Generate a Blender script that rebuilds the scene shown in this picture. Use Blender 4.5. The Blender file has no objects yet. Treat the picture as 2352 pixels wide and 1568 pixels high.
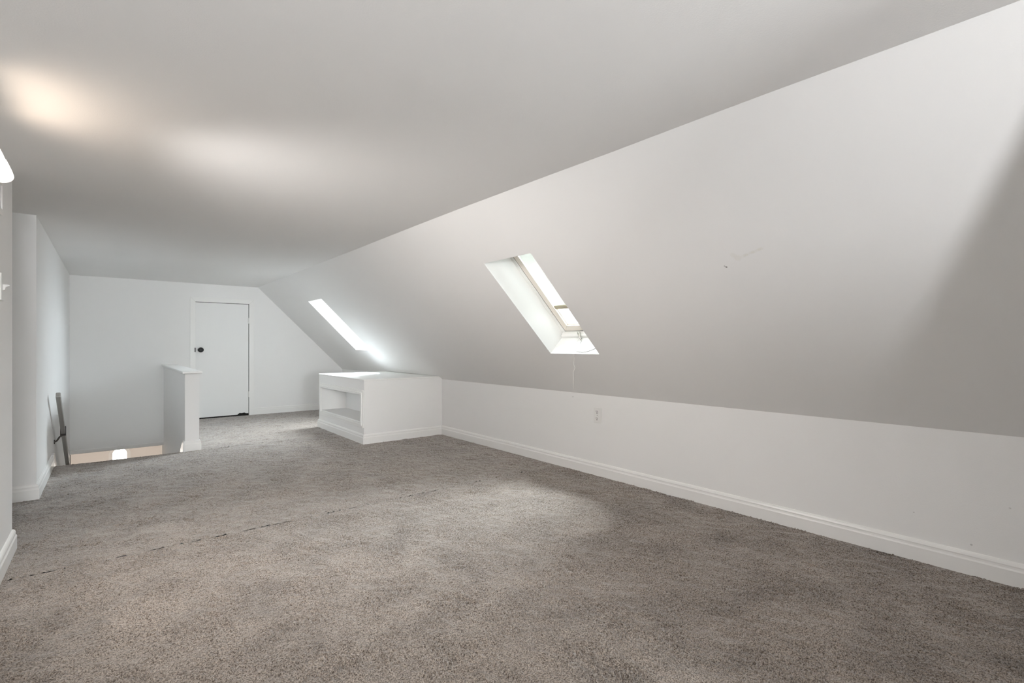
import bpy, bmesh, math, random
from mathutils import Vector, Matrix

random.seed(7)
SC = bpy.context.scene
COL = SC.collection
S = 1.1                      # metres per layout unit (the camera stands one unit above the carpet)

# ------------------------------------------------------------------ camera
cam_d = bpy.data.cameras.new('camera')
cam = bpy.data.objects.new('camera', cam_d)
COL.objects.link(cam)
cam.location = (0, 0, 1.0 * S)
cam.rotation_euler = (math.radians(90), 0, math.radians(-39.056))
cam_d.sensor_width = 36.0
cam_d.lens = 1140.0 / 2352 * 36
cam_d.shift_y = 10.0 / 2352
cam_d.clip_start = 0.02
SC.camera = cam

# ------------------------------------------------------------------ colour management
SC.view_settings.view_transform = 'Standard'
SC.view_settings.look = 'None'
SC.view_settings.gamma = 1.0
SC.view_settings.use_curve_mapping = False
SC.view_settings.exposure = 0.2
SC.cycles.use_denoising = True
SC.cycles.adaptive_threshold = 0.02
SC.cycles.max_bounces = 14
SC.cycles.diffuse_bounces = 9
SC.cycles.glossy_bounces = 4
SC.cycles.transparent_max_bounces = 12
SC.cycles.sample_clamp_indirect = 8.0

# ------------------------------------------------------------------ sky
W = bpy.data.worlds.new('sky')
SC.world = W
W.use_nodes = True
bg = W.node_tree.nodes['Background']
bg.inputs['Color'].default_value = (0.82, 0.90, 0.92, 1)
bg.inputs['Strength'].default_value = 3.5


def light(name, kind, loc, energy, color=(1, 1, 1), rot=None, target=None, **kw):
    d = bpy.data.lights.new(name, kind)
    d.energy = energy
    d.color = color
    for k, v in kw.items():
        setattr(d, k, v)
    o = bpy.data.objects.new(name, d)
    COL.objects.link(o)
    o.location = Vector(loc) * S
    if target is not None:
        v = (Vector(target) - Vector(loc))
        o.rotation_euler = v.to_track_quat('-Z', 'Y').to_euler()
    return o


# slope frame: origin on the ceiling crease, d runs down the slope, n points outdoors
SO = Vector((1.688, 0, 1.852))
SD = Vector((0.7106, 0, -0.7036))
SN = Vector((0.7036, 0, 0.7106))


def slp(y, s, n=0.0):
    return SO + SD * s + SN * n + Vector((0, y, 0))


SKY_NEAR = (2.262, 2.748, 0.412, 1.295)
SKY_FAR = (6.074, 6.575, 0.405, 1.292)


def portal(name, center, normal, up, w, h):
    d = bpy.data.lights.new(name, 'AREA')
    d.shape = 'RECTANGLE'
    d.size = w * S
    d.size_y = h * S
    d.cycles.is_portal = True
    o = bpy.data.objects.new(name, d)
    COL.objects.link(o)
    z = -Vector(normal).normalized()         # local -Z faces along normal (into the room)
    y = Vector(up).normalized()
    x = y.cross(z)
    m = Matrix((x, y, z)).transposed().to_4x4()
    m.translation = Vector(center) * S
    o.matrix_world = m
    return o


for nm, (y0, y1, s0, s1) in (('skylight_portal', SKY_NEAR), ('skylight_portal', SKY_FAR)):
    portal(nm, slp((y0 + y1) / 2, (s0 + s1) / 2, 0.3), -SN, SD, (y1 - y0) * 1.0, (s1 - s0) * 1.0)
# added fill light from behind the camera: invented gable window and invented uplighter
GW = dict(y=-3.88, x0=-0.35, x1=1.15, z0=0.5, z1=1.65)
K_FAR, K_NEAR, K_GAB, K_UP, K_HALL, K_WALL, K_DOWN = 58.0, 540.0, 48.0, 162.0, 26.0, 15.0, 112.0
light('added_gable_fill', 'AREA', ((GW['x0'] + GW['x1']) / 2, GW['y'] - 0.16, (GW['z0'] + GW['z1']) / 2), K_GAB, (0.97, 0.985, 1.0),
      target=(1.5, 0, (GW['z0'] + GW['z1']) / 2), shape='RECTANGLE', size=1.44 * S, size_y=1.1 * S, spread=math.radians(70))
RL = (-0.05, -1.13, 1.24)
light('added_uplight', 'SPOT', RL, K_UP, (0.97, 0.985, 1.0), target=(RL[0] + 0.3, RL[1] + 0.28, RL[2] + 1), shadow_soft_size=0.06, spot_size=math.radians(160), spot_blend=0.35)
y0, y1, s0, s1 = SKY_FAR
c = slp((y0 + y1) / 2, (s0 + s1) / 2, 0.34)
light('far_skylight_daylight', 'AREA', c, K_FAR, (0.85, 0.935, 1.0), target=c - SN + Vector((0, -0.36, -0.15)), shape='RECTANGLE', size=0.40 * S, size_y=0.40 * S,
      spread=math.radians(130))
y0, y1, s0, s1 = SKY_NEAR
c = slp((y0 + y1) / 2, (s0 + s1) / 2, 0.22)
light('near_skylight_daylight', 'AREA', c + Vector((0.74, 0.06, 0.67)) * 1.0, K_NEAR, (0.85, 0.935, 1.0), target=c, shape='RECTANGLE', size=0.7 * S, size_y=1.05 * S)

# unseen light added to brighten the lower hall; spots of the wall lamp
light('added_hall_fill', 'AREA', (0.1, 10.0, -0.5), K_HALL, (1.0, 0.94, 0.88), target=(0.1, 10.0, -2), shape='DISK', size=0.5)
LX = -0.295
LYS = (2.47, 2.31, 2.15)
for ly in LYS:
    light('wall_lamp_light', 'SPOT', (LX - 0.02, ly + 0.05, 1.668), K_WALL * 0.11, (1.0, 0.80, 0.62), target=(LX + 0.65, ly + 0.16, 1.89), spot_size=math.radians(140), spot_blend=1.0,
          shadow_soft_size=0.03)
light('wall_lamp_downlight', 'SPOT', (LX + 0.02, 2.27, 1.55), K_DOWN, (1.0, 0.95, 0.91), target=(1.8, 3.0, 0.12), spot_size=math.radians(135), spot_blend=0.8, shadow_soft_size=0.08)


# ------------------------------------------------------------------ materials
def new_mat(name):
    m = bpy.data.materials.new(name)
    m.use_nodes = True
    nt = m.node_tree
    return m, nt, nt.nodes['Principled BSDF']


def node(nt, kind, **kw):
    n = nt.nodes.new(kind)
    for k, v in kw.items():
        if k.startswith('i_'):
            n.inputs[k[2:].replace('_', ' ')].default_value = v
        else:
            setattr(n, k, v)
    return n


def paint(name, color, rough=0.6, bump=0.08, scale=260.0, mottling=0.02, spec=0.35, blotch=0.0):
    m, nt, b = new_mat(name)
    b.inputs['Roughness'].default_value = rough
    b.inputs['Specular IOR Level'].default_value = spec
    geo = node(nt, 'ShaderNodeNewGeometry')
    n1 = node(nt, 'ShaderNodeTexNoise', i_Scale=scale, i_Detail=3.0)
    nt.links.new(geo.outputs['Position'], n1.inputs['Vector'])
    bp = node(nt, 'ShaderNodeBump', i_Strength=bump, i_Distance=0.004)
    nt.links.new(n1.outputs['Fac'], bp.inputs['Height'])
    n2 = node(nt, 'ShaderNodeTexNoise', i_Scale=1.3, i_Detail=2.0)
    nt.links.new(geo.outputs['Position'], n2.inputs['Vector'])
    mr = node(nt, 'ShaderNodeMapRange')
    mr.inputs['To Min'].default_value = 1 - mottling
    mr.inputs['To Max'].default_value = 1 + mottling
    nt.links.new(n2.outputs['Fac'], mr.inputs['Value'])
    mx = node(nt, 'ShaderNodeMix', data_type='RGBA', blend_type='MULTIPLY')
    mx.inputs['Factor'].default_value = 1.0
    mx.inputs['A'].default_value = (*color, 1)
    nt.links.new(mr.outputs['Result'], mx.inputs['B'])
    nt.links.new(mx.outputs['Result'], b.inputs['Base Color'])
    nt.links.new(bp.outputs['Normal'], b.inputs['Normal'])
    return m


def plain(name, color, rough=0.5, metal=0.0, spec=0.5):
    m, nt, b = new_mat(name)
    b.inputs['Base Color'].default_value = (*color, 1)
    b.inputs['Roughness'].default_value = rough
    b.inputs['Metallic'].default_value = metal
    b.inputs['Specular IOR Level'].default_value = spec
    geo = node(nt, 'ShaderNodeNewGeometry')
    n1 = node(nt, 'ShaderNodeTexNoise', i_Scale=90.0, i_Detail=2.0)
    nt.links.new(geo.outputs['Position'], n1.inputs['Vector'])
    bp = node(nt, 'ShaderNodeBump', i_Strength=0.03, i_Distance=0.002)
    nt.links.new(n1.outputs['Fac'], bp.inputs['Height'])
    nt.links.new(bp.outputs['Normal'], b.inputs['Normal'])
    return m


def carpet_mat():
    m, nt, b = new_mat('carpet_pile')
    geo = node(nt, 'ShaderNodeNewGeometry')
    P = geo.outputs['Position']
    # tuft scale, clump scale and traffic scale
    tuft = node(nt, 'ShaderNodeTexNoise', i_Scale=205.0, i_Detail=2.5, i_Roughness=0.6)
    clump = node(nt, 'ShaderNodeTexNoise', i_Scale=26.0, i_Detail=4.0, i_Roughness=0.6, i_Distortion=0.6)
    lean = node(nt, 'ShaderNodeTexNoise', i_Scale=3.2, i_Detail=5.0, i_Roughness=0.62, i_Distortion=0.7)
    for t in (tuft, clump, lean):
        nt.links.new(P, t.inputs['Vector'])
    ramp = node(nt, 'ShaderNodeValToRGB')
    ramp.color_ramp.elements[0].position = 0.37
    ramp.color_ramp.elements[0].color = (0.058, 0.042, 0.031, 1)  # yarn flecks, darkened to paint in the shade between tufts
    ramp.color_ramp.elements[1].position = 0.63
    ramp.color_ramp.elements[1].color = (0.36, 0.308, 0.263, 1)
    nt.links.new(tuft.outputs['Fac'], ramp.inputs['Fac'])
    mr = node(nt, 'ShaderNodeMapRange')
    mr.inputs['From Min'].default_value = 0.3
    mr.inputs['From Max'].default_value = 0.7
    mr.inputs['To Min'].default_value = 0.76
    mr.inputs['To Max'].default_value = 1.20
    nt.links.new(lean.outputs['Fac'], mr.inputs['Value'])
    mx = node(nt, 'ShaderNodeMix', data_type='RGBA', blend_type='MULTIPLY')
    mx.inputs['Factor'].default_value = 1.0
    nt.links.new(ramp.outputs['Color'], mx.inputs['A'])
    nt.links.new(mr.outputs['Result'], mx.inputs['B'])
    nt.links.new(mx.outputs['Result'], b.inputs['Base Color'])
    b.inputs['Roughness'].default_value = 0.95
    b.inputs['Specular IOR Level'].default_value = 0.1
    b.inputs['Sheen Weight'].default_value = 0.6
    b.inputs['Sheen Roughness'].default_value = 0.45
    b.inputs['Sheen Tint'].default_value = (0.95, 0.93, 0.92, 1)
    # pile height
    a1 = node(nt, 'ShaderNodeMath', operation='MULTIPLY')
    a1.inputs[1].default_value = 1.6
    nt.links.new(clump.outputs['Fac'], a1.inputs[0])
    a2 = node(nt, 'ShaderNodeMath', operation='ADD')
    nt.links.new(tuft.outputs['Fac'], a2.inputs[0])
    nt.links.new(a1.outputs[0], a2.inputs[1])
    bp = node(nt, 'ShaderNodeBump', i_Strength=0.5, i_Distance=0.004)
    nt.links.new(a2.outputs[0], bp.inputs['Height'])
    nt.links.new(bp.outputs['Normal'], b.inputs['Normal'])
    return m


def glass_mat():
    m = bpy.data.materials.new('window_glass')
    m.use_nodes = True
    nt = m.node_tree
    nt.nodes.clear()
    out = node(nt, 'ShaderNodeOutputMaterial')
    tr = node(nt, 'ShaderNodeBsdfTransparent')
    tr.inputs['Color'].default_value = (0.97, 0.985, 0.985, 1)
    gl = node(nt, 'ShaderNodeBsdfGlossy')
    gl.inputs['Roughness'].default_value = 0.02
    mx = node(nt, 'ShaderNodeMixShader')
    mx.inputs[0].default_value = 0.05
    nt.links.new(tr.outputs[0], mx.inputs[1])
    nt.links.new(gl.outputs[0], mx.inputs[2])
    nt.links.new(mx.outputs[0], out.inputs['Surface'])
    return m


def shade_fabric():
    m = bpy.data.materials.new('blind_fabric')
    m.use_nodes = True
    nt = m.node_tree
    nt.nodes.clear()
    out = node(nt, 'ShaderNodeOutputMaterial')
    geo = node(nt, 'ShaderNodeNewGeometry')
    wv = node(nt, 'ShaderNodeTexNoise', i_Scale=420.0, i_Detail=1.0)
    nt.links.new(geo.outputs['Position'], wv.inputs['Vector'])
    rp = node(nt, 'ShaderNodeValToRGB')
    rp.color_ramp.elements[0].color = (0.68, 0.685, 0.65, 1)
    rp.color_ramp.elements[1].color = (0.80, 0.80, 0.77, 1)
    nt.links.new(wv.outputs['Fac'], rp.inputs['Fac'])
    df = node(nt, 'ShaderNodeBsdfDiffuse')
    tl = node(nt, 'ShaderNodeBsdfTranslucent')
    nt.links.new(rp.outputs['Color'], df.inputs['Color'])
    nt.links.new(rp.outputs['Color'], tl.inputs['Color'])
    mx = node(nt, 'ShaderNodeMixShader')
    mx.inputs[0].default_value = 0.16
    nt.links.new(df.outputs[0], mx.inputs[1])
    nt.links.new(tl.outputs[0], mx.inputs[2])
    nt.links.new(mx.outputs[0], out.inputs['Surface'])
    return m


def glow(name, color, strength, base=(0.9, 0.88, 0.84)):
    m, nt, b = new_mat(name)
    b.inputs['Base Color'].default_value = (*base, 1)
    b.inputs['Roughness'].default_value = 0.3
    b.inputs['Emission Color'].default_value = (*color, 1)
    b.inputs['Emission Strength'].default_value = strength
    return m


M_WALL = paint('wall_paint', (0.88, 0.876, 0.87), 0.62, 0.10, 220)
def add_marks(m, marks):
    """small scuffs and specks in the paint: (point in layout units, radius in metres, colour, strength)"""
    nt = m.node_tree
    b = nt.nodes['Principled BSDF']
    geo = node(nt, 'ShaderNodeNewGeometry')
    nz = node(nt, 'ShaderNodeTexNoise', i_Scale=240.0, i_Detail=2.0)
    nt.links.new(geo.outputs['Position'], nz.inputs['Vector'])
    src = b.inputs['Base Color'].links[0].from_socket
    for p, r, colr, k in marks:
        d = node(nt, 'ShaderNodeVectorMath', operation='DISTANCE')
        d.inputs[1].default_value = Vector(p) * S
        nt.links.new(geo.outputs['Position'], d.inputs[0])
        mr = node(nt, 'ShaderNodeMapRange', interpolation_type='SMOOTHSTEP')
        mr.inputs['From Min'].default_value = r * 1.2
        mr.inputs['From Max'].default_value = r * 0.5
        mr.inputs['To Min'].default_value = 0.0
        mr.inputs['To Max'].default_value = k * 2
        nt.links.new(d.outputs['Value'], mr.inputs['Value'])
        ml = node(nt, 'ShaderNodeMath', operation='MULTIPLY', use_clamp=True)
        nt.links.new(mr.outputs['Result'], ml.inputs[0])
        nt.links.new(nz.outputs['Fac'], ml.inputs[1])
        mx = node(nt, 'ShaderNodeMix', data_type='RGBA')
        nt.links.new(ml.outputs[0], mx.inputs['Factor'])
        nt.links.new(src, mx.inputs['A'])
        mx.inputs['B'].default_value = (*colr, 1)
        src = mx.outputs['Result']
    nt.links.new(src, b.inputs['Base Color'])
    return m


YEL, GRY = (0.62, 0.58, 0.42), (0.16, 0.15, 0.14)
M_SLOPE = add_marks(paint('slope_paint', (0.88, 0.876, 0.87), 0.62, 0.10, 220),
                    [(slp(1.142, 0.70), 0.006, GRY, 0.8), (slp(1.148, 0.694), 0.004, GRY, 0.5), (slp(1.075, 0.658), 0.020, YEL, 0.12), (slp(1.09, 0.64), 0.016, YEL, 0.1)]
                    + [(slp(0.962 + 0.09 * q / 9, 0.628 + 0.027 * q / 9), 0.009, YEL, 0.12 + 0.06 * math.sin(q * 1.9)) for q in range(10)]
                    + [(slp(4.898 + 0.058 * q / 7, 1.34 + 0.121 * q / 7), 0.005, (0.6, 0.59, 0.58), 0.3) for q in range(8)])
M_KNEE = add_marks(paint('knee_wall_paint', (0.88, 0.876, 0.87), 0.62, 0.10, 220),
                   [((2.93, 2.824, 0.586), 0.004, GRY, 1.0), ((2.93, 2.333, 0.640), 0.005, GRY, 0.9), ((2.93, 0.30, 0.32), 0.005, GRY, 0.25), ((2.93, 0.62, 0.22), 0.004, GRY, 0.3),
                    ((2.93, 0.42, 0.13), 0.005, GRY, 0.4)])
M_CEIL = paint('ceiling_paint', (0.925, 0.922, 0.918), 0.7, 0.10, 200)
M_TRIM = paint('trim_paint', (0.89, 0.885, 0.87), 0.34, 0.03, 120, 0.01, 0.5)
M_GLOSS = paint('stairwell_gloss_paint', (0.88, 0.876, 0.87), 0.22, 0.02, 90, 0.01, 0.5)
M_DOOR = paint('door_paint', (0.86, 0.86, 0.855), 0.4, 0.03, 160, 0.01, 0.5)
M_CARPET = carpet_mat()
M_BLACK = plain('black_metal', (0.012, 0.012, 0.013), 0.35, 0.2)
M_DARK = plain('gap_shade_black', (0.01, 0.009, 0.008), 0.9)
M_BRACKET = plain('dark_bracket_metal', (0.06, 0.055, 0.05), 0.45, 0.6)
M_RAIL = plain('grey_rail_paint', (0.33, 0.32, 0.30), 0.4)
M_PLASTIC = plain('white_plastic', (0.84, 0.835, 0.82), 0.3)
M_SLOT = plain('outlet_slot', (0.05, 0.045, 0.04), 0.6)
M_SCREW = plain('screw_metal', (0.5, 0.48, 0.45), 0.35, 0.9)
M_CREAM = paint('sash_sunlit_paint', (0.86, 0.80, 0.73), 0.4, 0.03, 120, 0.01, 0.4)  # cream tint carries warm sunlight on the sash in its paint colour
M_GASKET = plain('grey_gasket', (0.18, 0.18, 0.18), 0.6)
M_GLASS = glass_mat()
M_FABRIC = shade_fabric()
M_BAR = plain('tan_bottom_bar', (0.52, 0.47, 0.34), 0.5)
M_CORD = plain('white_cord', (0.86, 0.85, 0.82), 0.7)
M_GREYCORD = plain('grey_cord', (0.45, 0.44, 0.43), 0.7)
M_LAMPGLASS = glow('lit_opal_glass', (1.0, 0.93, 0.86), 1.5)
M_BRASS = plain('brushed_nickel', (0.62, 0.58, 0.52), 0.3, 0.9)
M_BEIGE = paint('lower_wall_paint', (0.82, 0.79, 0.76), 0.6, 0.06, 200)


# ------------------------------------------------------------------ mesh helpers (layout units in, metres out)
def link(name, bm, mat, parent=None, smooth=False, origin=None):
    o_ = Vector(origin) if origin is not None else None
    for v in bm.verts:
        v.co = (v.co - o_ if o_ is not None else v.co) * S
    me = bpy.data.meshes.new(name)
    bmesh.ops.recalc_face_normals(bm, faces=bm.faces)
    bm.to_mesh(me)
    bm.free()
    if smooth:
        for p in me.polygons:
            p.use_smooth = True
    me.materials.append(mat)
    o = bpy.data.objects.new(name, me)
    COL.objects.link(o)
    if o_ is not None:
        o.location = o_ * S
    if parent is not None:
        o.parent = parent
        # vertices are in world coordinates: undo the parent's own placement
        o.matrix_parent_inverse = parent_world(parent).inverted()
    return o


def parent_world(p):
    m = Matrix.LocRotScale(p.location, p.rotation_euler, p.scale)
    if p.parent is not None:
        m = parent_world(p.parent) @ p.matrix_parent_inverse @ m
    return m


def struct(name, bm, mat, parent=None, smooth=False):
    o = link(name, bm, mat, parent, smooth)
    if parent is None:
        o['kind'] = 'structure'
    return o


def tag(o, label, cat, group=None):
    o['label'] = label
    o['category'] = cat
    if group:
        o['group'] = group
    return o


def thing(name, label, cat, loc, group=None):
    o = bpy.data.objects.new(name, None)
    o.empty_display_size = 0.05
    COL.objects.link(o)
    o.location = Vector(loc) * S
    return tag(o, label, cat, group)


def sempty(name, loc):
    o = bpy.data.objects.new(name, None)
    o.empty_display_size = 0.05
    COL.objects.link(o)
    o.location = Vector(loc) * S
    o['kind'] = 'structure'
    return o


def box(bm, lo, hi, bevel=0.0, seg=2):
    lo, hi = Vector(lo), Vector(hi)
    vs = []
    for z in (lo.z, hi.z):
        for x, y in ((lo.x, lo.y), (hi.x, lo.y), (hi.x, hi.y), (lo.x, hi.y)):
            vs.append(bm.verts.new((x, y, z)))
    f = [(0, 3, 2, 1), (4, 5, 6, 7), (0, 1, 5, 4), (1, 2, 6, 5), (2, 3, 7, 6), (3, 0, 4, 7)]
    fs = [bm.faces.new([vs[i] for i in q]) for q in f]
    if bevel > 0:
        es = {e for fc in fs for e in fc.edges}
        bmesh.ops.bevel(bm, geom=list(es), offset=bevel, segments=seg, affect='EDGES', profile=0.5)
    return bm


def prism(bm, poly, ext, bevel=0.0, seg=2):
    """poly: 3-D points of one face; ext: extrusion vector."""
    ext = Vector(ext)
    a = [bm.verts.new(Vector(p)) for p in poly]
    b = [bm.verts.new(Vector(p) + ext) for p in poly]
    n = len(poly)
    fs = [bm.faces.new(a), bm.faces.new(list(reversed(b)))]
    for i in range(n):
        j = (i + 1) % n
        fs.append(bm.faces.new([a[i], b[i], b[j], a[j]]))
    if bevel > 0:
        es = {e for fc in fs for e in fc.edges}
        bmesh.ops.bevel(bm, geom=list(es), offset=bevel, segments=seg, affect='EDGES', profile=0.5)
    return bm


def sbox(bm, y0, y1, s0, s1, n0, n1, bevel=0.0):
    """a box in the slope's own frame"""
    return prism(bm, [slp(y0, s0, n0), slp(y1, s0, n0), slp(y1, s1, n0), slp(y0, s1, n0)], SN * (n1 - n0), bevel)


def ring(bm, p00, du, dv, u0, u1, v0, v1, w, ext, bevel=0.0):
    """four mitred bars round a rectangle; p00 origin, du/dv unit axes"""
    P = lambda u, v: Vector(p00) + Vector(du) * u + Vector(dv) * v
    o = [(u0, v0), (u1, v0), (u1, v1), (u0, v1)]
    i = [(u0 + w, v0 + w), (u1 - w, v0 + w), (u1 - w, v1 - w), (u0 + w, v1 - w)]
    for k in range(4):
        j = (k + 1) % 4
        prism(bm, [P(*o[k]), P(*o[j]), P(*i[j]), P(*i[k])], ext, bevel)
    return bm


def tube(bm, pts, r, seg=8, caps=True):
    pts = [Vector(p) for p in pts]
    rings = []
    up = Vector((0, 0, 1))
    for k, p in enumerate(pts):
        a = pts[max(k - 1, 0)]
        c = pts[min(k + 1, len(pts) - 1)]
        t = (c - a).normalized()
        if abs(t.dot(up)) > 0.95:
            ref = Vector((1, 0, 0))
        else:
            ref = up
        x = t.cross(ref).normalized()
        y = t.cross(x).normalized()
        rr = r[k] if isinstance(r, (list, tuple)) else r
        rings.append([bm.verts.new(p + (x * math.cos(2 * math.pi * i / seg) + y * math.sin(2 * math.pi * i / seg)) * rr)
                      for i in range(seg)])
    for a, b in zip(rings, rings[1:]):
        for i in range(seg):
            j = (i + 1) % seg
            bm.faces.new([a[i], a[j], b[j], b[i]])
    if caps:
        bm.faces.new(rings[0])
        bm.faces.new(list(reversed(rings[-1])))
    return bm


def lathe(bm, prof, axis_o, axis, seg=32):
    """prof: (r, h) pairs along axis from axis_o"""
    ax = Vector(axis).normalized()
    ref = Vector((0, 0, 1)) if abs(ax.z) < 0.9 else Vector((1, 0, 0))
    x = ax.cross(ref).normalized()
    y = ax.cross(x)
    rings = []
    for r, h in prof:
        c = Vector(axis_o) + ax * h
        if r < 1e-5:
            rings.append([bm.verts.new(c)])
        else:
            rings.append([bm.verts.new(c + (x * math.cos(2 * math.pi * i / seg) + y * math.sin(2 * math.pi * i / seg)) * r)
                          for i in range(seg)])
    for a, b in zip(rings, rings[1:]):
        for i in range(seg):
            j = (i + 1) % seg
            if len(a) == 1 and len(b) == 1:
                continue
            if len(a) == 1:
                bm.faces.new([a[0], b[j], b[i]])
            elif len(b) == 1:
                bm.faces.new([a[i], a[j], b[0]])
            else:
                bm.faces.new([a[i], a[j], b[j], b[i]])
    return bm


def sweep(bm, path, prof, side=1, closed=False):
    """sweep a (t, z) profile along a floor path; t grows to the left (side=1) of travel, mitred"""
    pts = [Vector((p[0], p[1])) for p in path]
    n = len(pts)
    rows = []
    for k in range(n):
        d0 = (pts[k] - pts[k - 1]).normalized() if k > 0 else None
        d1 = (pts[k + 1] - pts[k]).normalized() if k < n - 1 else None
        if d0 is None:
            d0 = d1
        if d1 is None:
            d1 = d0
        n0 = Vector((-d0.y, d0.x)) * side
        n1 = Vector((-d1.y, d1.x)) * side
        m = (n0 + n1).normalized()
        m = m / max(0.2, m.dot(n0))
        rows.append([bm.verts.new((pts[k].x + m.x * t, pts[k].y + m.y * t, z)) for t, z in prof])
    for a, b in zip(rows, rows[1:]):
        for i in range(len(prof)):
            j = (i + 1) % len(prof)
            bm.faces.new([a[i], b[i], b[j], a[j]])
    bm.faces.new(rows[0])
    bm.faces.new(list(reversed(rows[-1])))
    return bm


BB = [(0, 0.0), (0.016, 0.0), (0.016, 0.064), (0.0125, 0.071), (0.0115, 0.078), (0.0125, 0.084), (0.0095, 0.092), (0.005, 0.098), (0.0, 0.1)]

# ------------------------------------------------------------------ the room shell
XL, XK, YB = -0.37, 2.93, 7.97      # left wall, knee wall, back wall
ZC = 1.852                          # ceiling
ZK = 1.852 - 0.9903 * (XK - 1.688)  # top of the knee wall
T = 0.12
YE = -0.30                          # partition just behind the camera's right shoulder
SX0, SX1, SY0 = XL, 0.556, 5.6      # stair well


def pile_patch(rects, name, parent):
    """carpet pile as real tufted geometry: each rect is x0, x1, y0, y1, step (metres)"""
    import numpy as np
    rng = np.random.default_rng(11)
    V, F, off = [], [], 0
    for x0, x1, y0, y1, step in rects:
        nx, ny = int((x1 - x0) / step) + 1, int((y1 - y0) / step) + 1
        kx = np.fft.fftfreq(nx, step)[None, :]
        ky = np.fft.fftfreq(ny, step)[:, None]
        k = np.hypot(kx, ky)

        def band(lam, width, stretch=1.0, ang=0.0):
            kk = np.hypot(kx * math.cos(ang) + ky * math.sin(ang), (ky * math.cos(ang) - kx * math.sin(ang)) * stretch)
            g = np.exp(-((np.log(np.maximum(kk, 1e-6)) - math.log(1 / lam)) / width) ** 2)
            h = np.fft.ifft2(np.fft.fft2(rng.standard_normal((ny, nx))) * g).real
            return h / h.std()
        tuft = band(max(0.0145, 2.6 * step), 0.38)
        curl = band(max(0.030, 3.0 * step), 0.45)
        swell = band(0.11, 0.5, 1.5, 0.5)
        patch = band(0.42, 0.6)
        # lying pile is smoother, ruffled pile is rougher; ruffled streaks open into furrows
        rough = 0.62 + 0.26 * np.clip(patch + 0.6 * swell, -1.2, 2.2)
        furrow = -np.clip(swell * 0.7 + patch * 0.7 + curl * 0.35 - 1.1, 0, 2.0)
        h = 0.0034 * tuft * rough + 0.0022 * curl * rough + 0.0016 * swell + 0.0080 * furrow
        h = np.clip(h, -0.018, 0.008)
        h[-3:, :] *= 0.25
        h[-1, :] = -0.004
        X, Y = np.meshgrid(np.linspace(x0, x1, nx), np.linspace(y0, y1, ny))
        jx = rng.uniform(-0.25, 0.25, (ny, nx)) * step
        jy = rng.uniform(-0.25, 0.25, (ny, nx)) * step
        jx[:, [0, -1]] = 0
        jy[[0, -1], :] = 0
        V.append(np.stack([X + jx, Y + jy, h], -1).reshape(-1, 3))
        i = np.arange(nx * ny).reshape(ny, nx)
        F.append((np.stack([i[:-1, :-1], i[:-1, 1:], i[1:, 1:], i[1:, :-1]], -1).reshape(-1, 4)) + off)
        off += nx * ny
    V = np.concatenate(V)
    F = np.concatenate(F)
    me = bpy.data.meshes.new(name)
    me.vertices.add(len(V))
    me.vertices.foreach_set('co', V.astype('f').ravel())
    me.loops.add(F.size)
    me.loops.foreach_set('vertex_index', F.astype('i').ravel())
    me.polygons.add(len(F))
    me.polygons.foreach_set('loop_start', np.arange(0, F.size, 4, dtype='i'))
    me.polygons.foreach_set('use_smooth', np.ones(len(F), dtype=bool))
    me.update(calc_edges=True)
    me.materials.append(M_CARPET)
    o = bpy.data.objects.new(name, me)
    COL.objects.link(o)
    o['kind'] = 'stuff'
    o.parent = parent
    return o


bm = bmesh.new()
box(bm, (XL - 0.02, YE, -0.26), (XK + 0.02, SY0, -0.012))
box(bm, (SX1 + 0.03, SY0, -0.26), (XK + 0.02, YB + 0.02, -0.012))
box(bm, (-1.8, 3.3, -0.26), (XL - 0.02, 4.6, -0.012))
box(bm, (-1.7, -3.9, -0.26), (XK + 0.02, YE, -0.012))
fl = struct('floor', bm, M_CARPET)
pile_patch([(XL * S, XK * S, YE * S, 3.0 * S, 0.0052), (-0.62 * S, XK * S, 3.0 * S, SY0 * S, 0.0085), ((SX1 + 0.05) * S, XK * S, SY0 * S, YB * S, 0.012),
            (-1.75 * S, -0.62 * S, 3.435 * S, 4.472 * S, 0.012)], 'carpet_pile', fl)

# ceiling
SAG = [(-3.9, 0.021), (-0.2, 0.021), (0.15, 0.019), (0.36, 0.017), (0.75, 0.0125), (1.03, 0.0108), (1.4, 0.0098), (1.75, 0.0065), (2.1, 0.0042), (2.6, 0.0012),
       (3.2, 0.0), (4.2, 0.0015), (5.2, 0.0), (8.0, 0.0)]
CXS = [(-1.8, 0.0), (-0.37, 0.0), (0.5, 0.45), (1.2, 0.9), (1.76, 1.0), (XK + 0.2, 1.0)]
bm = bmesh.new()
lo_ = [[bm.verts.new((cx_, cy_, ZC - sg_ * w_)) for cx_, w_ in CXS[:5]] for cy_, sg_ in SAG]
hi_ = [[bm.verts.new((cx_, cy_, ZC + T)) for cx_, w_ in CXS[:5]] for cy_, sg_ in SAG]
for a_, b_ in zip(lo_, lo_[1:]):
    for q in range(4):
        bm.faces.new([a_[q], b_[q], b_[q + 1], a_[q + 1]])
for a_, b_ in zip(hi_, hi_[1:]):
    for q in range(4):
        bm.faces.new([a_[q], a_[q + 1], b_[q + 1], b_[q]])
for g_, k_ in ((0, 0), (4, 4)):
    for (a_, b_), (c_, d_) in zip(zip(lo_, lo_[1:]), zip(hi_, hi_[1:])):
        bm.faces.new([a_[k_], c_[k_], d_[k_], b_[k_]])
for r_ in (0, -1):
    bm.faces.new(lo_[r_] + list(reversed(hi_[r_])))
box(bm, (1.70, -3.9, ZC - 0.02), (XK + 0.2, YE, ZC + T))
struct('ceiling', bm, M_CEIL)

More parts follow.
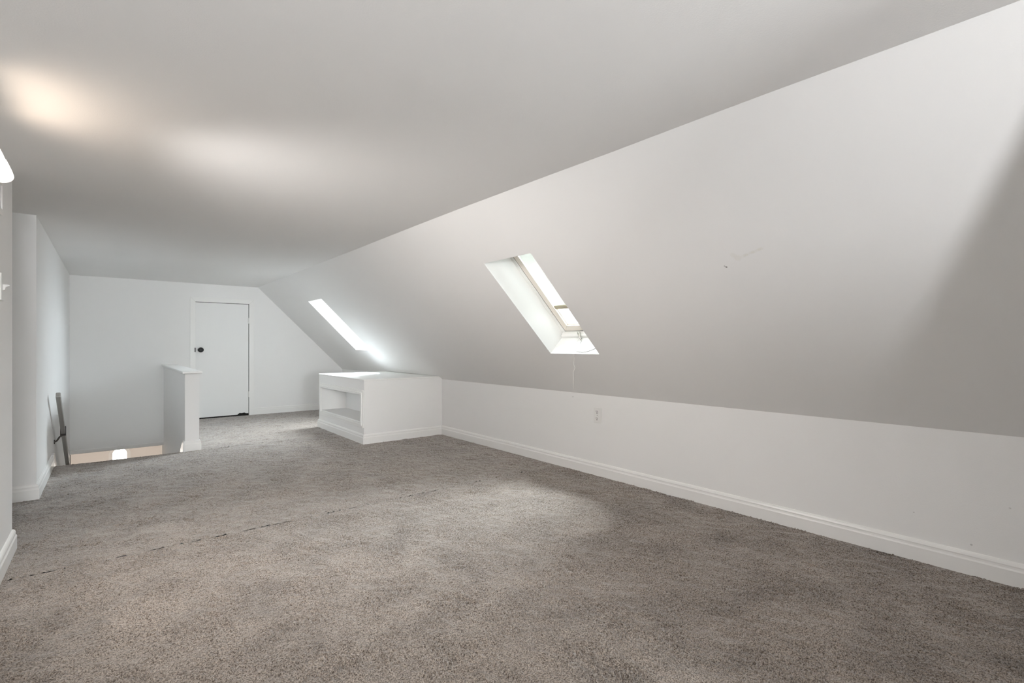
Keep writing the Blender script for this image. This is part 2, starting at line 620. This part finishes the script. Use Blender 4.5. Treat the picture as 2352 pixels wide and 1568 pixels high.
# sloping wall with its two skylight openings
bm = bmesh.new()
ya, yb = YE, YB + 0.02
sL = (XK - 1.688) / 0.7106
th = 0.06
n0, n1 = SKY_NEAR, SKY_FAR
ym = 4.4
for r, u, v in ((n0, ya, ym), (n1, ym, yb)):
    sbox(bm, u, v, -0.01, r[2], 0, th)
    sbox(bm, u, v, r[3], sL + 0.05, 0, th)
    sbox(bm, u, r[0], r[2], r[3], 0, th)
    sbox(bm, r[1], v, r[2], r[3], 0, th)
struct('wall_slope', bm, M_SLOPE)

bm = bmesh.new()
box(bm, (XK, YE, -0.1), (XK + T, YB + 0.02, ZK + 0.03))
struct('wall_right', bm, M_KNEE)

bm = bmesh.new()
DX0, DX1, DZ = 0.90, 1.572, 1.606     # door opening
box(bm, (XL - 0.02, YB, -0.28), (DX0, YB + T, ZC))
box(bm, (DX0, YB, DZ), (DX1, YB + T, ZC))
box(bm, (DX1, YB, -0.02), (XK + 0.1, YB + T, ZC))
struct('wall_back', bm, M_WALL)

bm = bmesh.new()
box(bm, (XL - T, -0.9, -0.1), (XL, 3.435, ZC))
struct('wall_left', bm, M_WALL)
bm = bmesh.new()
box(bm, (-1.8, 4.472, -0.1), (XL, 4.592, ZC))
box(bm, (XL - T, 4.592, -3.5), (XL, SY0, ZC))
struct('wall_left_return', bm, M_WALL)
bm = bmesh.new()
box(bm, (XL - T, SY0, -2.5), (XL, 8.2, ZC))
struct('wall_left_stair', bm, M_WALL)
bm = bmesh.new()
box(bm, (-1.8, 3.315, -0.1), (XL - T, 3.435, ZC))
box(bm, (-1.92, 3.315, -0.1), (-1.8, 4.592, ZC))
struct('wall_alcove', bm, M_WALL)

# area behind the camera
bm = bmesh.new()
box(bm, (1.22, YE - 0.1, -0.1), (XK + T, YE, ZC))
struct('wall_partition', bm, M_WALL)
bm = bmesh.new()
gy = GW['y']
box(bm, (-1.6, gy - T, -0.1), (GW['x0'], gy, ZC))
box(bm, (GW['x1'], gy - T, -0.1), (XK + T, gy, ZC))
box(bm, (GW['x0'], gy - T, -0.1), (GW['x1'], gy, GW['z0']))
box(bm, (GW['x0'], gy - T, GW['z1']), (GW['x1'], gy, ZC))
struct('wall_rear', bm, M_WALL)
bm = bmesh.new()
box(bm, (-1.6, -0.9, -0.1), (XL - T, -0.78, ZC))
struct('wall_rear_front', bm, M_WALL)
bm = bmesh.new()
box(bm, (XK, -3.9, -0.1), (XK + T, YE - 0.1, ZC))
struct('wall_rear_right', bm, M_WALL)
bm = bmesh.new()
box(bm, (-1.72, -4.0, -0.1), (-1.6, -0.78, ZC))
struct('wall_rear_left', bm, M_WALL)
w3 = sempty('added_gable_window', ((GW['x0'] + GW['x1']) / 2, gy - 0.06, GW['z0']))  # added window, an unseen source for the gable fill light
bm = bmesh.new()
ring(bm, (0, gy - 0.09, 0), (1, 0, 0), (0, 0, 1), GW['x0'], GW['x1'], GW['z0'], GW['z1'], 0.05, (0, 0.06, 0), 0.003)
link('window_frame', bm, M_TRIM, w3)
bm = bmesh.new()
box(bm, (GW['x0'] + 0.04, gy - 0.07, GW['z0'] + 0.04), (GW['x1'] - 0.04, gy - 0.064, GW['z1'] - 0.04))
link('window_pane', bm, M_GLASS, w3)

# ------------------------------------------------------------------ baseboards
CX, CY0, CY1 = 2.012, 4.868, 6.26       # cabinet front plane and its two ends
bm = bmesh.new()
sweep(bm, [(XK, CY0), (XK, YE)], BB, side=-1)
struct('baseboard_right', bm, M_TRIM)
bm = bmesh.new()
sweep(bm, [(XK, YB), (1.634, YB)], BB, side=1)
sweep(bm, [(0.85, YB), (0.672, YB)], BB, side=1)
struct('baseboard_back', bm, M_TRIM)
bm = bmesh.new()
sweep(bm, [(XL, -0.9), (XL, 3.435), (XL - 0.6, 3.435)], BB, side=-1)
struct('baseboard_left', bm, M_TRIM)
bm = bmesh.new()
sweep(bm, [(-1.8, 4.472), (XL, 4.472), (XL, 5.575)], BB, side=-1)
struct('baseboard_left_return', bm, M_TRIM)

# ------------------------------------------------------------------ half wall beside the stairs
hw = sempty('wall_half', (0.614, 5.6, 0))
bm = bmesh.new()
box(bm, (SX1, 5.6, -0.27), (0.672, YB, 0.735))
box(bm, (SX1, SY0 + 0.001, -3.5), (0.672, 8.22, -0.27))
link('half_wall_panel', bm, M_WALL, hw)
bm = bmesh.new()
box(bm, (SX1 - 0.022, 5.572, 0.735), (0.672 + 0.022, YB - 0.001, 0.757), 0.006, 3)
link('half_wall_cap', bm, M_TRIM, hw)
bm = bmesh.new()
sweep(bm, [(SX1, 5.62), (SX1, 5.6), (0.672, 5.6), (0.672, YB - 0.02)], BB, side=-1)
link('half_wall_baseboard', bm, M_TRIM, hw)

# ------------------------------------------------------------------ stairs, header and the lower hall
st = sempty('stairs', (0.09, SY0, -0.1))
RISE, RUN, NS = 0.178, 0.27, 14
for k in range(NS):
    bm = bmesh.new()
    y0 = SY0 + 0.02 + RUN * k
    z1 = -RISE * (k + 1)
    box(bm, (SX0 + 0.001, y0 - 0.03, z1 - 0.25), (SX1 - 0.001, y0 + RUN + 0.02, z1), 0.012, 3)
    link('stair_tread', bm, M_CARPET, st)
for xa, xb in ((SX0, SX0 + 0.014), (SX1 - 0.014, SX1)):
    bm = bmesh.new()
    prism(bm, [(xa, 5.575, 0.1), (xa, 5.66, 0.1), (xa, 9.4, 0.1 - 3.74 * RISE / RUN), (xa, 9.4, -0.3 - 3.74 * RISE / RUN), (xa, 5.575, -0.25)],
          (xb - xa, 0, 0))
    link('stair_skirt', bm, M_GLOSS, st)

bm = bmesh.new()
box(bm, (XL, YB - 0.012, -0.306), (SX1, YB + T, -0.262), 0.004)
struct('trim_1', bm, M_TRIM)
# ceiling, walls and floor of the hall below
ZL = -3.5 + 1
bm = bmesh.new()
box(bm, (-1.6, YB + T, -0.30), (1.9, 12.2, -0.26))
box(bm, (SX1 + 0.1, 5.5, -0.30), (1.9, YB + T, -0.27))
struct('ceiling_lower', bm, M_CEIL)
bm = bmesh.new()
box(bm, (-1.6, 5.4, ZL - 0.1), (1.9, 12.2, ZL))
struct('floor_lower', bm, M_BEIGE)
bm = bmesh.new()
box(bm, (-1.7, 7.9, ZL), (-1.6, 12.2, -0.26))
struct('wall_lower_left', bm, M_BEIGE)
bm = bmesh.new()
box(bm, (1.9, 7.9, ZL), (2.0, 12.2, -0.26))
struct('wall_lower_right', bm, M_BEIGE)
bm = bmesh.new()
box(bm, (-1.6, 8.08, ZL), (XL, 8.2, -0.26))
box(bm, (0.672, 8.08, ZL), (1.9, 8.22, -0.26))
struct('wall_lower_front', bm, M_BEIGE)
bm = bmesh.new()
box(bm, (-1.6, 5.4, ZL), (1.9, 5.5, -0.26))
struct('wall_lower_near', bm, M_BEIGE)
bm = bmesh.new()
box(bm, (-1.6, 12.1, ZL), (1.9, 12.2, -0.26))
struct('wall_lower_back', bm, M_BEIGE)
# small arched window low in the hall's far wall
d2 = sempty('window_4', (0.155, 12.08, -1.5))


def arch(bm, cx, w, z0, z1, y, dy, n=16):
    r = w / 2
    pts = [(cx - r, y, z0), (cx + r, y, z0)] + [(cx + r * math.cos(a), y, z1 - r + r * math.sin(a))
                                               for a in [math.pi * i / n for i in range(n + 1)]]
    return prism(bm, pts, (0, dy, 0))


bm = bmesh.new()
arch(bm, 0.155, 0.215, -1.5, -0.957, 12.092, -0.004)
M_DAY = glow('bright_daylight_glass', (1.0, 0.96, 0.90), 9.0)
link('arched_pane', bm, M_DAY, d2)
bm = bmesh.new()
for xx in (0.118, 0.192):
    box(bm, (xx - 0.004, 12.074, -1.5), (xx + 0.004, 12.084, -0.98))
for zz in (-1.06, -1.25):
    box(bm, (0.05, 12.074, zz - 0.004), (0.26, 12.084, zz + 0.004))
link('muntin', bm, M_TRIM, d2)
bm = bmesh.new()
n = 20
for r0, r1 in ((0.1075, 0.165),):
    cz = -0.957 - 0.1075
    pi_ = [(r0 * math.cos(math.pi * q / n), r0 * math.sin(math.pi * q / n)) for q in range(n + 1)]
    po_ = [(r1 * math.cos(math.pi * q / n), r1 * math.sin(math.pi * q / n)) for q in range(n + 1)]
    for q in range(n):
        prism(bm, [(0.155 + a_[0], 12.099, cz + a_[1]) for a_ in (pi_[q], po_[q], po_[q + 1], pi_[q + 1])], (0, -0.03, 0))
    for sg in (-1, 1):
        xa, xb = sorted((0.155 + sg * r0, 0.155 + sg * r1))
        box(bm, (xa, 12.069, -1.5), (xb, 12.099, cz))
link('window_frame', bm, M_TRIM, d2)

# handrail down the left stair wall
hr = thing('handrail', 'grey sloping stair handrail on the left stairwell wall', 'handrail', (-0.31, 5.3, 0.62))
bm = bmesh.new()
ra, rb = Vector((-0.312, 5.27, 0.617)), Vector((-0.312, 8.1, 0.617 - 2.83 * 0.651))
ux = Vector((0.0145, 0, 0))
dr = (rb - ra).normalized()
uz = dr.cross(Vector((1, 0, 0))).normalized() * 0.022
prism(bm, [ra - ux - uz, ra + ux - uz, ra + ux + uz, ra - ux + uz], rb - ra, 0.006)
link('rail', bm, M_RAIL, hr)
for yy in (5.82, 7.6):
    bm = bmesh.new()
    zc = 0.617 - (yy - 5.27) * 0.651
    tube(bm, [(XL + 0.004, yy - 0.02, zc - 0.085), (XL + 0.018, yy - 0.015, zc - 0.08), (-0.335, yy, zc - 0.05), (-0.312, yy, zc - 0.03)], 0.0065, 10)
    lathe(bm, [(0, 0.0), (0.018, 0.0), (0.018, 0.006), (0, 0.007)], (XL, yy - 0.02, zc - 0.085), (1, 0, 0), 16)
    for sx in (-0.331, -0.297):
        prism(bm, [(sx, yy - 0.012, zc - 0.026), (sx, yy + 0.012, zc - 0.041), (sx, yy + 0.012, zc + 0.025), (sx, yy - 0.012, zc + 0.040)], (0.004, 0, 0))
    for dz_ in (0.037, -0.028):
        prism(bm, [(-0.331, yy - 0.012, zc + dz_), (-0.293, yy - 0.012, zc + dz_), (-0.293, yy + 0.012, zc + dz_ - 0.015), (-0.331, yy + 0.012, zc + dz_ - 0.015)], (0, 0, 0.005))
    link('rail_bracket', bm, M_BRACKET, hr)

# ------------------------------------------------------------------ the small back door
d1 = sempty('door_1', (1.236, YB, 0))
bm = bmesh.new()
prism(bm, [(0.912, YB + 0.004, 0.014), (1.42, YB + 0.004, 0.017), (1.432, YB + 0.004, 0.03), (1.45, YB + 0.004, 0.04), (1.475, YB + 0.004, 0.036),
           (1.51, YB + 0.004, 0.041), (1.53, YB + 0.004, 0.03), (1.563, YB + 0.004, 0.028), (1.563, YB + 0.004, 1.597), (0.912, YB + 0.004, 1.597)], (0, 0.03, 0))
link('door_slab', bm, M_DOOR, d1)
bm = bmesh.new()
box(bm, (0.84, YB + 0.036, -0.02), (1.64, YB + 0.06, 1.62))
link('dark_backing', bm, M_DARK, d1)  # black slab stands in for the shade behind the door gaps
bm = bmesh.new()
cw, cd = 0.066, 0.016
prism(bm, [(0.849, YB, 0), (0.849 + cw * 0.93, YB, 0), (0.849 + cw * 0.93, YB, 1.602), (0.849, YB, 1.668)], (0, -cd, 0), 0.003)
prism(bm, [(1.634 - cw, YB, 0), (1.634, YB, 0), (1.634, YB, 1.668), (1.634 - cw, YB, 1.602)], (0, -cd, 0), 0.003)
prism(bm, [(0.849 + cw * 0.93, YB, 1.602), (1.634 - cw, YB, 1.602), (1.634, YB, 1.668), (0.849, YB, 1.668)], (0, -cd, 0), 0.003)
link('door_casing', bm, M_TRIM, d1)
bm = bmesh.new()
lathe(bm, [(0, 0), (0.03, 0), (0.03, 0.006), (0.026, 0.01), (0.012, 0.012), (0.011, 0.03), (0.018, 0.036), (0.03, 0.045), (0.035, 0.056), (0.033, 0.068), (0.024, 0.076), (0.0, 0.079)],
      (0.968, YB + 0.004, 0.945), (0, -1, 0), 32)
link('door_knob', bm, M_BLACK, d1, True)
bm = bmesh.new()
box(bm, (0.9, YB - 0.0185, 0.915), (0.9115, YB + 0.01, 0.975), 0.001)
link('latch_plate', bm, M_BLACK, d1)
for zz in (1.36, 0.30):
    bm = bmesh.new()
    lathe(bm, [(0, 0), (0.007, 0), (0.007, 0.085), (0, 0.085)], (1.566, YB - 0.006, zz - 0.04), (0, 0, 1), 14)
    box(bm, (1.552, YB - 0.001, zz - 0.04), (1.58, YB + 0.005, zz + 0.045))
    link('door_hinge', bm, M_TRIM, d1)

# ------------------------------------------------------------------ built-in display cabinet
cb = thing('display_cabinet', 'white low built-in display cabinet with open niche against the knee wall', 'cabinet', (CX + 0.45, (CY0 + CY1) / 2, 0))
CZ = 0.657
NY0, NY1, NZ0, NZ1, ND = 4.90, 6.16, 0.222, 0.49, 0.30     # niche
bm = bmesh.new()
# carcass built round the niche
fx = CX
box(bm, (fx, CY0, 0), (XK - 0.002, CY1, NZ0))
box(bm, (fx, CY0, NZ1), (XK - 0.002, CY1, CZ - 0.014))
box(bm, (fx, CY0, NZ0), (fx + ND, NY0, NZ1))
box(bm, (fx, NY1, NZ0), (fx + ND, CY1, NZ1))
box(bm, (fx + ND, CY0, NZ0), (XK - 0.002, CY1, NZ1))
link('carcass', bm, M_WALL, cb)
bm = bmesh.new()
xt = 1.688 + (1.852 - CZ) / 0.9903 - 0.003
box(bm, (fx - 0.004, CY0 - 0.008, CZ - 0.014), (xt, CY1 + 0.004, CZ), 0.003)
link('cabinet_top', bm, M_TRIM, cb)
bm = bmesh.new()
ring(bm, (fx, 0, 0), (0, 1, 0), (0, 0, 1), CY0 + 0.004, 6.2, 0.162, 0.548, 0.034, (-0.014, 0, 0), 0.004)
ring(bm, (fx, 0, 0), (0, 1, 0), (0, 0, 1), CY0 + 0.022, 6.178, 0.184, 0.524, 0.026, (-0.022, 0, 0), 0.005)
link('niche_frame', bm, M_TRIM, cb)
bm = bmesh.new()
sweep(bm, [(XK - 0.016, CY0), (CX, CY0), (CX, CY1), (XK - 0.002, CY1)], BB, side=1)
link('cabinet_baseboard', bm, M_TRIM, cb)


# ------------------------------------------------------------------ skylights
def skylight(name, rect):
    y0, y1, s0, s1 = rect
    w = sempty(name, slp((y0 + y1) / 2, (s0 + s1) / 2, 0.2))
    dN = 0.26
    t = 0.03
    bm = bmesh.new()
    e = 0.002
    sbox(bm, y0 - t, y0 + e, s0 - t, s1 + t, 0.062, dN)
    sbox(bm, y1 - e, y1 + t, s0 - t, s1 + t, 0.062, dN)
    sbox(bm, y0 + e, y1 - e, s0 - t, s0 + e, 0.062, dN)
    sbox(bm, y0 + e, y1 - e, s1 - e, s1 + t, 0.062, dN)
    sbox(bm, y0 - 0.0005, y0 + e, s0, s1, 0.0005, 0.062)
    sbox(bm, y1 - e, y1 + 0.0005, s0, s1, 0.0005, 0.062)
    sbox(bm, y0 + e, y1 - e, s0 - 0.0005, s0 + e, 0.0005, 0.062)
    sbox(bm, y0 + e, y1 - e, s1 - e, s1 + 0.0005, 0.0005, 0.062)
    link('window_reveal', bm, M_TRIM, w)
    # fixed frame
    bm = bmesh.new()
    ring(bm, slp(0, 0, 0.205), (0, 1, 0), SD, y0, y1, s0, s1, 0.03, SN * 0.05, 0.003)
    link('window_frame', bm, M_TRIM, w)
    bm = bmesh.new()
    ring(bm, slp(0, 0, 0.212), (0, 1, 0), SD, y0 + 0.029, y1 - 0.029, s0 + 0.029, s1 - 0.029, 0.006, SN * 0.03)
    link('gasket', bm, M_GASKET, w)
    # opening sash
    bm = bmesh.new()
    ring(bm, slp(0, 0, 0.208), (0, 1, 0), SD, y0 + 0.036, y1 - 0.036, s0 + 0.036, s1 - 0.036, 0.052, SN * 0.045, 0.004)
    ring(bm, slp(0, 0, 0.222), (0, 1, 0), SD, y0 + 0.08, y1 - 0.08, s0 + 0.08, s1 - 0.08, 0.014, SN * 0.02, 0.002)
    link('window_sash', bm, M_CREAM, w)
    bm = bmesh.new()
    sbox(bm, y0 + 0.08, y1 - 0.08, s0 + 0.08, s1 - 0.08, 0.236, 0.242)
    link('window_pane', bm, M_GLASS, w)
    return w


w1 = skylight('window_1', SKY_NEAR)
w2 = skylight('window_2', SKY_FAR)

# opener housing with its latch on the bottom of the near skylight
y0, y1, s0, s1 = SKY_NEAR
bm = bmesh.new()
prism(bm, [slp(y1 - 0.004, s1 - 0.03, 0.205), slp(y1 - 0.004, s1 - 0.002, 0.205), slp(y1 - 0.004, s1 - 0.002, 0.165), slp(y1 - 0.004, s1 - 0.02, 0.17)],
      Vector((0, y0 - y1 + 0.008, 0)), 0.004)
op = link('opener_housing', bm, M_PLASTIC, w1)
bm = bmesh.new()
yk = 2.555
lathe(bm, [(0, 0), (0.012, 0), (0.012, 0.012), (0.006, 0.018), (0, 0.018)], slp(yk, s1 - 0.03, 0.188), -SD - SN, 16)
tube(bm, [slp(yk - 0.01, s1 - 0.035, 0.175), slp(yk - 0.02, s1 - 0.02, 0.155), slp(yk - 0.03, s1 - 0.004, 0.145)], 0.007, 8)
link('opener_latch', bm, M_SCREW, op)

# roller blind half down the near skylight
rb_ = thing('roller_blind', 'pale green-white roller blind pulled halfway down the near skylight', 'blind', slp((y0 + y1) / 2, s0 + 0.04, 0.2))
bm = bmesh.new()
sB = 1.0
sbox(bm, y0 + 0.06, y1 - 0.112, s0 + 0.035, sB, 0.1985, 0.2)
link('blind_fabric', bm, M_FABRIC, rb_)
bm = bmesh.new()
sbox(bm, y0 + 0.06, y1 - 0.112, sB - 0.005, sB + 0.026, 0.192, 0.203, 0.003)
link('bottom_bar', bm, M_BAR, rb_)
bm = bmesh.new()
tube(bm, [slp(y0 + 0.045, s0 + 0.025, 0.182), slp(y1 - 0.045, s0 + 0.025, 0.182)], 0.018, 16)
link('blind_roller', bm, M_PLASTIC, rb_)

# cords
cd_ = thing('pull_cord', 'thin white pull cord dangling from the near skylight opener', 'cord', slp(yk - 0.02, s1 - 0.01, 0.15))
lip = slp(2.50, s1 + 0.003, -0.004)
bm = bmesh.new()
tube(bm, [slp(yk - 0.01, s1 - 0.02, 0.15), slp(2.545, s1 - 0.014, 0.11), slp(2.53, s1 - 0.006, 0.07), slp(2.51, s1 - 0.004, 0.025), lip,
          lip + Vector((-0.003, -0.002, -0.03)), lip + Vector((-0.004, 0.002, -0.07)), lip + Vector((-0.004, -0.012, -0.095)), lip + Vector((-0.004, 0.006, -0.125)),
          lip + Vector((-0.004, 0.006, -0.18)), lip + Vector((-0.004, 0.005, -0.245))], 0.0022, 8)
link('hanging_end', bm, M_CORD, cd_, True)
bm = bmesh.new()
tube(bm, [slp(yk - 0.03, s1 - 0.02, 0.15), slp(2.50, s1 - 0.012, 0.12), slp(2.505, s1 - 0.005, 0.07), slp(2.51, s1 - 0.004, 0.03)], 0.0016, 6)
pts = []
for k in range(15):
    a = k / 14
    pts.append(slp(2.50 - 0.2 * a, s1 - 0.004, 0.03 - 0.022 * math.sin(math.pi * a) + 0.05 * a * a))
tube(bm, pts, 0.0018, 6)
link('cord_loop', bm, M_GREYCORD, cd_, True)

# ------------------------------------------------------------------ outlet, switch, wall panel, wall lamp
ot = thing('electrical_outlet', 'white double electrical outlet on the low knee wall', 'outlet', (XK, 2.56, 0.464))
bm = bmesh.new()
oy, oz = 2.56, 0.464
box(bm, (XK - 0.007, oy - 0.037, oz - 0.06), (XK, oy + 0.037, oz + 0.06), 0.003)
link('cover_plate', bm, M_PLASTIC, ot)
for dz in (0.026, -0.026):
    bm = bmesh.new()
    lathe(bm, [(0, 0), (0.0165, 0), (0.0165, 0.003), (0, 0.003)], (XK - 0.006, oy, oz + dz), (-1, 0, 0), 24)
    rc = link('receptacle', bm, M_PLASTIC, ot)
    bm = bmesh.new()
    for dy in (-0.007, 0.007):
        box(bm, (XK - 0.0096, oy + dy - 0.0016, oz + dz), (XK - 0.0088, oy + dy + 0.0016, oz + dz + 0.01))
    lathe(bm, [(0, 0), (0.0042, 0), (0.0042, 0.0008), (0, 0.0008)], (XK - 0.0088, oy, oz + dz - 0.008), (-1, 0, 0), 12)
    link('slot', bm, M_SLOT, rc)
bm = bmesh.new()
lathe(bm, [(0, 0), (0.004, 0), (0.003, 0.0015), (0, 0.0018)], (XK - 0.0068, oy, oz), (-1, 0, 0), 12)
link('screw', bm, M_SCREW, ot)

sw = thing('light_switch', 'white toggle light switch on the near left wall', 'switch', (XL, 3.12, 1.255))
bm = bmesh.new()
sy, sz = 3.09, 1.257
box(bm, (XL, sy - 0.037, sz - 0.06), (XL + 0.009, sy + 0.037, sz + 0.06), 0.003)
link('cover_plate', bm, M_PLASTIC, sw)
bm = bmesh.new()
prism(bm, [(XL + 0.006, sy - 0.006, sz - 0.016), (XL + 0.016, sy - 0.006, sz - 0.012), (XL + 0.017, sy - 0.006, sz + 0.002), (XL + 0.03, sy - 0.006, sz + 0.006), (XL + 0.03, sy - 0.006, sz + 0.011), (XL + 0.006, sy - 0.006, sz + 0.012)],
      (0, 0.012, 0), 0.001)
link('toggle', bm, M_PLASTIC, sw)

pn = thing('wall_panel', 'white framed panel on the near left wall under the lamp', 'panel', (XL, 2.9, 1.64))
bm = bmesh.new()
ring(bm, (XL, 0, 0), (0, 1, 0), (0, 0, 1), 2.66, 3.1, 1.572, 1.72, 0.022, (0.009, 0, 0), 0.002)
link('panel_frame', bm, M_TRIM, pn)
bm = bmesh.new()
box(bm, (XL, 2.675, 1.585), (XL + 0.004, 3.085, 1.705))
link('panel_face', bm, M_WALL, pn)

lp = thing('wall_lamp', 'warm lit wall lamp with bell glass shades at the left ceiling edge', 'lamp', (XL, 2.3, 1.7))
bm = bmesh.new()
box(bm, (XL, 1.98, 1.70), (XL + 0.02, 2.58, 1.76), 0.006)
link('back_plate', bm, M_BRASS, lp)
for ly in LYS:
    bm = bmesh.new()
    tube(bm, [(XL + 0.015, ly, 1.73), (LX - 0.03, ly, 1.735), (LX - 0.014, ly, 1.72), (LX - 0.012, ly, 1.69), (LX - 0.012, ly, 1.655)], 0.005, 12)
    link('lamp_arm', bm, M_BRASS, lp, True)
    bm = bmesh.new()
    prof = [(0.0, 0.0)] + [(0.034 * math.sin(math.pi / 2 * q / 8), 0.026 * (1 - math.cos(math.pi / 2 * q / 8))) for q in range(1, 9)]
    prof += [(0.034 - 0.020 * (q / 8) ** 1.25, 0.026 + 0.056 * q / 8) for q in range(1, 9)] + [(0.0, 0.083)]
    lathe(bm, prof, (LX, ly, 1.571), (0, 0, 1), 40)
    link('lamp_shade', bm, M_LAMPGLASS, lp, True)
rl = thing('added_uplighter', 'added unseen uplighter with metal bowl, fill light behind the camera', 'lamp', (RL[0], RL[1], 0))  # added body for the uplight, out of view
bm = bmesh.new()
lathe(bm, [(0, 0), (0.13, 0), (0.13, 0.015), (0.05, 0.028), (0, 0.028)], (RL[0], RL[1], 0), (0, 0, 1), 32)
link('base', bm, M_BRASS, rl)
bm = bmesh.new()
tube(bm, [(RL[0], RL[1], 0.02), (RL[0], RL[1], 1.12)], 0.012, 12)
link('pole', bm, M_BRASS, rl)
bm = bmesh.new()
lathe(bm, [(0.0, 0.0), (0.03, 0.0), (0.08, 0.02), (0.125, 0.06), (0.14, 0.09), (0.134, 0.09), (0.12, 0.064), (0.076, 0.026), (0.0, 0.008)], (RL[0], RL[1], 1.11), (0, 0, 1), 32)
link('bowl', bm, M_BRASS, rl, True)
